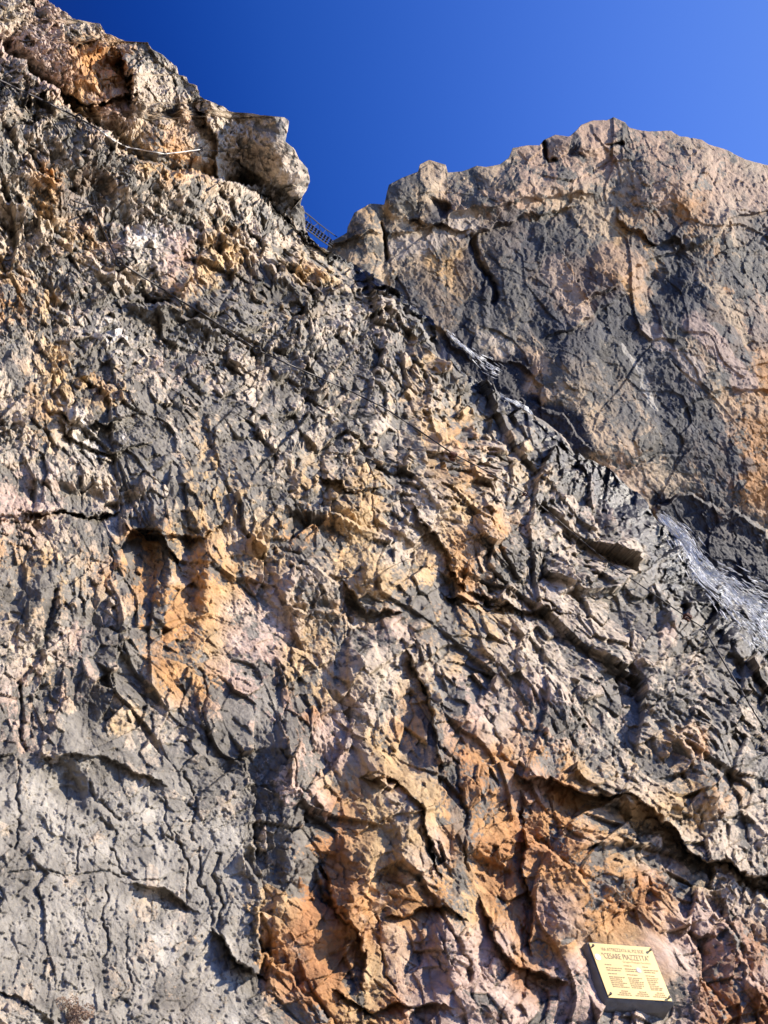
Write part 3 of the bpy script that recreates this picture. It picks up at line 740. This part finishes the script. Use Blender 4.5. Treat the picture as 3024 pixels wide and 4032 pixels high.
# ------------------------------------------------------------------ the plaque on its stone block
print("PLAQUE", best)
pn = best[1]
rpl = rpl0 * .975
cs = [x / (-pn.dot(x)) for x in pd]
ctr = sum(cs, Vector()) / 4; k_ = rpl / ctr.length
cs = [c * k_ + Vector((0, 0, 1.6)) for c in cs]; ctr = sum(cs, Vector()) / 4
eX = ((cs[1] - cs[0]) + (cs[2] - cs[3])).normalized(); eY = pn.cross(eX).normalized(); PWd = ((cs[1] - cs[0]).length + (cs[2] - cs[3]).length) / 4; PHt = ((cs[0] - cs[3]).dot(eY) + (cs[1] - cs[2]).dot(eY)) / 4
print("plaque size", PWd * 2, PHt * 2, "dist", rpl)
S_ = PWd / .2
def inner(x, y, z=0):                  # x,y in -1..1 on the plate, corner by corner
    u, v = (x + 1) / 2, (1 - y) / 2
    p = (cs[0] * (1 - u) + cs[1] * u) * (1 - v) + (cs[3] * (1 - u) + cs[2] * u) * v
    return p + pn * z
plaque = empty("memorial_plaque", ctr); tag(plaque, "small cream lettered metal plaque screwed to a grey stone block, bottom right", "plaque")
def face_mat():
    m = plain("cream_plate", (.80, .60, .24), .35, .15, .05, 12); return m
bm = bmesh.new()
fv = [bm.verts.new(inner(x, y, 0)) for x, y in ((-1,1),(1,1),(1,-1),(-1,-1))]; bv = [bm.verts.new(inner(x, y, -.004 * S_)) for x, y in ((-1,1),(1,1),(1,-1),(-1,-1))]
bm.faces.new(fv); bm.faces.new(bv[::-1])
for i in range(4): bm.faces.new((fv[i], bv[i], bv[(i + 1) % 4], fv[(i + 1) % 4]))
mesh_obj("plate", bm, face_mat(), plaque, ctr)
INK = plain("engraved_paint", (.36, .24, .13), .7, 0, .2, 30); SCREW = plain("screw_steel", (.03, .02, .018), .5, .7, .2, 30)
for x, y in ((-.93,.86),(.93,.86),(.93,-.9),(-.93,-.9)):
    bm = bmesh.new(); c0 = inner(x, y, 0); tube(bm, [c0, c0 + pn * .010 * S_], .0045 * S_, 8); tube(bm, [c0 + pn * .010 * S_, c0 + pn * .014 * S_], .0075 * S_, 8); mesh_obj("screw", bm, SCREW, plaque, ctr)
def letters(name, txt, x0, x1, y0, y1, shear=0.0):
    cu_ = bpy.data.curves.new("t", 'FONT'); cu_.body = txt; cu_.align_x = 'LEFT'; ob = bpy.data.objects.new("t", cu_)
    me = bpy.data.meshes.new_from_object(ob)
    co = np.array([v.co[:] for v in me.vertices]); mn = co.min(0); mxx = co.max(0)
    for v in me.vertices:
        a = (v.co.x - mn[0]) / (mxx[0] - mn[0]); b = (v.co.y - mn[1]) / (mxx[1] - mn[1])
        v.co = inner(x0 + (x1 - x0) * a, y0 + (y1 - y0) * b, .0012 * S_) - ctr
    me.materials.clear(); me.materials.append(INK); me.name = name
    o = link(bpy.data.objects.new(name, me)); o.parent = plaque; bpy.data.objects.remove(ob); return o
letters("lettering", "VIA ATTREZZATA AL PIZ BOE'", -.68, .70, .72, .86)
letters("lettering", "\"CESARE PIAZZETTA\"", -.72, .80, .43, .65)
letters("lettering", "Gruppo Medaglie Socialtina", -.12, .78, .29, .39)
rg = random.Random(4)
bm = bmesh.new()
def dash(x0, x1, y, h=.022):
    vs = [bm.verts.new(inner(a, b, .0012 * S_)) for a, b in ((x0, y - h), (x1, y - h), (x1, y + h), (x0, y + h))]; bm.faces.new(vs)
def textline(x0, x1, y):
    x = x0
    while x < x1 - .03:
        L_ = rg.choice([.03, .05, .07, .09, .12]); e_ = min(x + L_, x1); c_ = x
        while c_ < e_ - .008: dash(c_, c_ + .012, y, rg.uniform(.016, .026)); dash(c_, c_ + .018, y + rg.uniform(-.015,.015), .006); c_ += .02
        x = e_ + .025
for X, rows_ in ((-.74, [(.20,.22),(.08,.52),(0,.46),(-.13,.30),(-.25,.50),(-.32,.38),(-.39,.42),(-.46,.50),(-.53,.38),(-.60,.52)]),
                 (-.14, [(.20,.26),(.08,.44),(0,.42),(-.13,.34),(-.25,.44),(-.32,.36),(-.39,.44),(-.46,.46),(-.53,.40),(-.60,.36)]),
                 (.46, [(.20,.2),(.08,.48),(0,.40),(-.13,.28),(-.22,.38),(-.29,.34),(-.36,.36),(-.43,.24),(-.50,.30),(-.57,.44),(-.63,.40)])):
    for y, L_ in rows_: textline(X, X + L_, y)
for X in (-.62, -.06, .50):
    textline(X + .1, X + .32, -.74); textline(X + .02, X + .36, -.81); textline(X - .06, X + .38, -.88)
o = mesh_obj("small_print", bm, INK, plaque, ctr)
def disc(name, x, y, r, colr):
    bm = bmesh.new(); c = inner(x, y, .0015 * S_); vs = [bm.verts.new(c + (eX * math.cos(a * .3927) + eY * math.sin(a * .3927)) * r * S_) for a in range(16)]
    bm.faces.new(vs); return mesh_obj(name, bm, plain(name + "_paint", colr, .5, 0, .05, 10), plaque, ctr)
disc("round_sticker", -.88, .46, .018, (.85, .85, .88)); disc("emblem", .30, .06, .016, (.52, .46, .42))
# stone block carrying the plate (part of the same mount)
bm = bmesh.new(); n1, n2 = 22, 22
def blockpt(x, y, z):
    p = inner(x, y, z * S_)
    q = np.array(p) * 14
    j = float(vnoise(np.array([q[0] + q[2] * .7]), np.array([q[1] - q[2] * .5]), 33)[0])
    return p + pn * (j * .006 * S_) + (eX * j + eY * j) * .006 * S_
g = {}
prof = [(-.035, 1.0), (-.012, 1.06), (-.03, 1.1), (-.12, 1.12), (-.35, 1.2)]
ring0 = []
for i in range(88):
    a = i / 88 * 4; sgm = int(a); f = a - sgm
    x, y = [( -1 + 2 * f, 1), (1, 1 - 2 * f), (1 - 2 * f, -1), (-1, -1 + 2 * f)][sgm]; ring0.append((x, y))
rings = []
for z, s in [(-.006, .3), (-.006, .97), (-.007, 1.035), (-.02, 1.07), (-.06, 1.07), (-.12, 1.08), (-.3, 1.1)]:
    rings.append([bm.verts.new(blockpt(x * s - .13 * min(1, max(0, -z - .01) / .05), y * s - .12 * min(1, max(0, -z - .01) / .05), z)) for x, y in ring0])
for r in range(len(rings) - 1):
    for i in range(88): bm.faces.new((rings[r][i], rings[r][(i + 1) % 88], rings[r + 1][(i + 1) % 88], rings[r + 1][i]))
bm.faces.new(rings[0])
STB = plain("grey_stone_block", (.13, .125, .115), .9, 0, .45, 22, 1.0)
mesh_obj("stone_mount", bm, STB, plaque, ctr)

# ------------------------------------------------------------------ the waterfall
WAT, t_, b_ = new_mat("white_water")
b_.inputs["Base Color"].default_value = (.88, .88, .86, 1); b_.inputs["Roughness"].default_value = .35; b_.inputs["Specular IOR Level"].default_value = .8
nz = t_.nodes.new("ShaderNodeTexNoise"); nz.inputs["Scale"].default_value = 9; nz.inputs["Detail"].default_value = 8
tcn = t_.nodes.new("ShaderNodeTexCoord"); t_.links.new(tcn.outputs["Object"], nz.inputs["Vector"])
bpn = t_.nodes.new("ShaderNodeBump"); bpn.inputs["Distance"].default_value = .08; t_.links.new(nz.outputs["Fac"], bpn.inputs["Height"]); t_.links.new(bpn.outputs[0], b_.inputs["Normal"])
rg = random.Random(9)
def stream(name, path, width, rfun, n, label, seg=(30, 110)):
    bm = bmesh.new(); pth = np.array(path, float); L_ = np.concatenate([[0], np.cumsum(np.hypot(*np.diff(pth, axis=0).T))])
    wv = np.array(width, float); org = None
    for k in range(n):
        s0 = rg.random() ** .7 * (L_[-1] - 40); ln = rg.uniform(*seg); off = rg.gauss(0, .55)
        pts = []
        for q in range(7):
            s_ = min(s0 + ln * q / 6, L_[-1]); x = np.interp(s_, L_, pth[:, 0]); y = np.interp(s_, L_, pth[:, 1]); wd = np.interp(s_, L_, wv)
            x2 = np.interp(s_ + 5, L_, pth[:, 0]) - x; y2 = np.interp(s_ + 5, L_, pth[:, 1]) - y; h = math.hypot(x2, y2) + 1e-6
            o = (off + .04 * math.sin(s_ * .09 + k)) * wd
            X, Y = x - y2 / h * o + rg.uniform(-.4, .4), y + x2 / h * o + rg.uniform(-.4, .4)
            if q == 0: ra_ = rfun(X, Y)
            pts.append((X, Y))
        rb_ = rfun(*pts[-1]); pts = [ray_pt(X, Y, ra_ + (rb_ - ra_) * q / 6) for q, (X, Y) in enumerate(pts)]
        if org is None: org = pts[0]
        r0 = rfun(x, y); m = rg.uniform(.4, 1.1) + 1.4 * rg.random() ** 3; m *= 1.0 / FPX * r0
        tube(bm, pts, [m * a for a in (.25, .8, 1, 1.2, .9, .7, .2)], 5)
    o = mesh_obj(name, bm, WAT, None, org, True); tag(o, label, "waterfall", kind="structure"); return o
def rn(x, y):
    xs = np.interp(y, sy, sx)
    return near_pt(min(x, xs - 3), y, .035)[1]
stream("waterfall", [(2590,2020),(2640,2075),(2690,2130),(2735,2210),(2790,2270),(2860,2315),(2930,2370),(3030,2440),(3150,2540)], [16, 26, 34, 40, 50, 60, 75, 95, 110], rn, 1500, "white sunlit waterfall spilling down the black gully at the right edge", (14, 60))
def rf(x, y):
    j = int(np.clip((x - fx[0]) / (fx[1] - fx[0]), 0, FC - 1)); i = int(np.clip((y - top[j]) / (bot[j] - top[j]) * (FR - 1), 0, FR - 1))
    return float(np.linalg.norm(FP[i, j] - np.array([0, 0, 1.6]))) * .996
stream("water_cascade", [(1755,1295),(1800,1345),(1860,1390),(1920,1440),(1990,1480)], [8, 10, 14, 26, 20], rf, 120, "thin upper cascade trickling over black rock near the notch", (12, 40))
stream("water_cascade", [(1910,1528),(1975,1562),(2040,1592),(2085,1620),(2110,1650)], [6, 7, 9, 12, 8], rf, 110, "thin middle cascade on black rock below the overhang", (10, 34))

# ------------------------------------------------------------------ dry plants in the cracks
DRY = plain("dry_cushion", (.30, .20, .13), .95, 0, .5, 60); RED = plain("red_moss", (.16, .045, .02), .95, 0, .5, 60)
def tuft(name, px, py, rpx, mat, label, n):
    c, r = near_pt(px, py, .002); s = rpx / FPX * r; bm = bmesh.new(); g_ = random.Random(int(px))
    out = -Vector(rays(np.array(float(px)), np.array(float(py))))
    e1 = out.cross(Vector((0, 0, 1))).normalized(); e2 = out.cross(e1)
    cl = [(g_.gauss(0, .42), g_.gauss(0, .30), g_.uniform(.18, .42)) for _ in range(14)]
    for k in range(n):
        a, b, q = cl[k % 14]; d = Vector((g_.gauss(0, 1), g_.gauss(0, 1), g_.gauss(0, 1))).normalized()
        p = c + (e1 * a + e2 * b) * s + d * q * s * g_.uniform(.75, 1.0) + out * s * .05
        w_ = s * g_.uniform(.02, .055)
        r3 = [Vector((g_.gauss(0, 1), g_.gauss(0, 1), g_.gauss(0, 1))).normalized() * w_ for _ in range(4)]
        vs = [bm.verts.new(p + v) for v in r3]
        for f in ((0,1,2),(0,2,3),(0,3,1),(1,3,2)): bm.faces.new([vs[i] for i in f])
    o = mesh_obj(name, bm, mat, None, c); tag(o, label, "plant")
tuft("cushion_plant", 275, 4000, 60, DRY, "dry brown cushion plant at the bottom edge, under the pitted grey slab", 5000)
tuft("moss_tuft", 410, 2000, 18, RED, "dark red moss in the right part of the hollow at the left", 500)
tuft("moss_tuft", 85, 1985, 10, RED, "dark red moss near the left edge, left of the hollow", 220)
tuft("moss_tuft", 527, 1645, 10, RED, "small red moss tuft at the right tip of the pale block", 120)
tuft("moss_tuft", 1087, 1828, 9, RED, "small red moss tuft on the orange block left of the vertical cracks", 120)
tuft("moss_tuft", 1330, 2128, 9, RED, "small red moss tuft on the pale smooth ramp in the centre", 110)
tuft("moss_tuft", 1905, 2750, 13, RED, "red moss strip in the slanting crack right of centre", 160)

# ------------------------------------------------------------------ scree ground under the viewer
gn = 220; gx = np.linspace(-60, 90, gn); gy = np.linspace(-60, 90, gn); GXX, GYY = np.meshgrid(gx, gy)
gz = -0.15 + .35 * fbm(GXX / 9, GYY / 9, 951, 4) + .08 * facets(GXX / .9, GYY / .9, 955)[0]
gz = np.where(np.hypot(GXX, GYY) < 2, np.minimum(gz, .02), gz)
gcol = np.repeat((np.ones_like(GXX) * .34)[..., None], 3, -1) * np.array([1, .92, .82])
ground = grid_mesh("ground", np.stack([GXX, GYY, gz], -1), rock_mat("scree", 3, 6, .06), {"stone": gcol, "wet": GXX * 0})
tag(ground, "pale stony scree at the foot of the cliff", "ground", kind="structure")
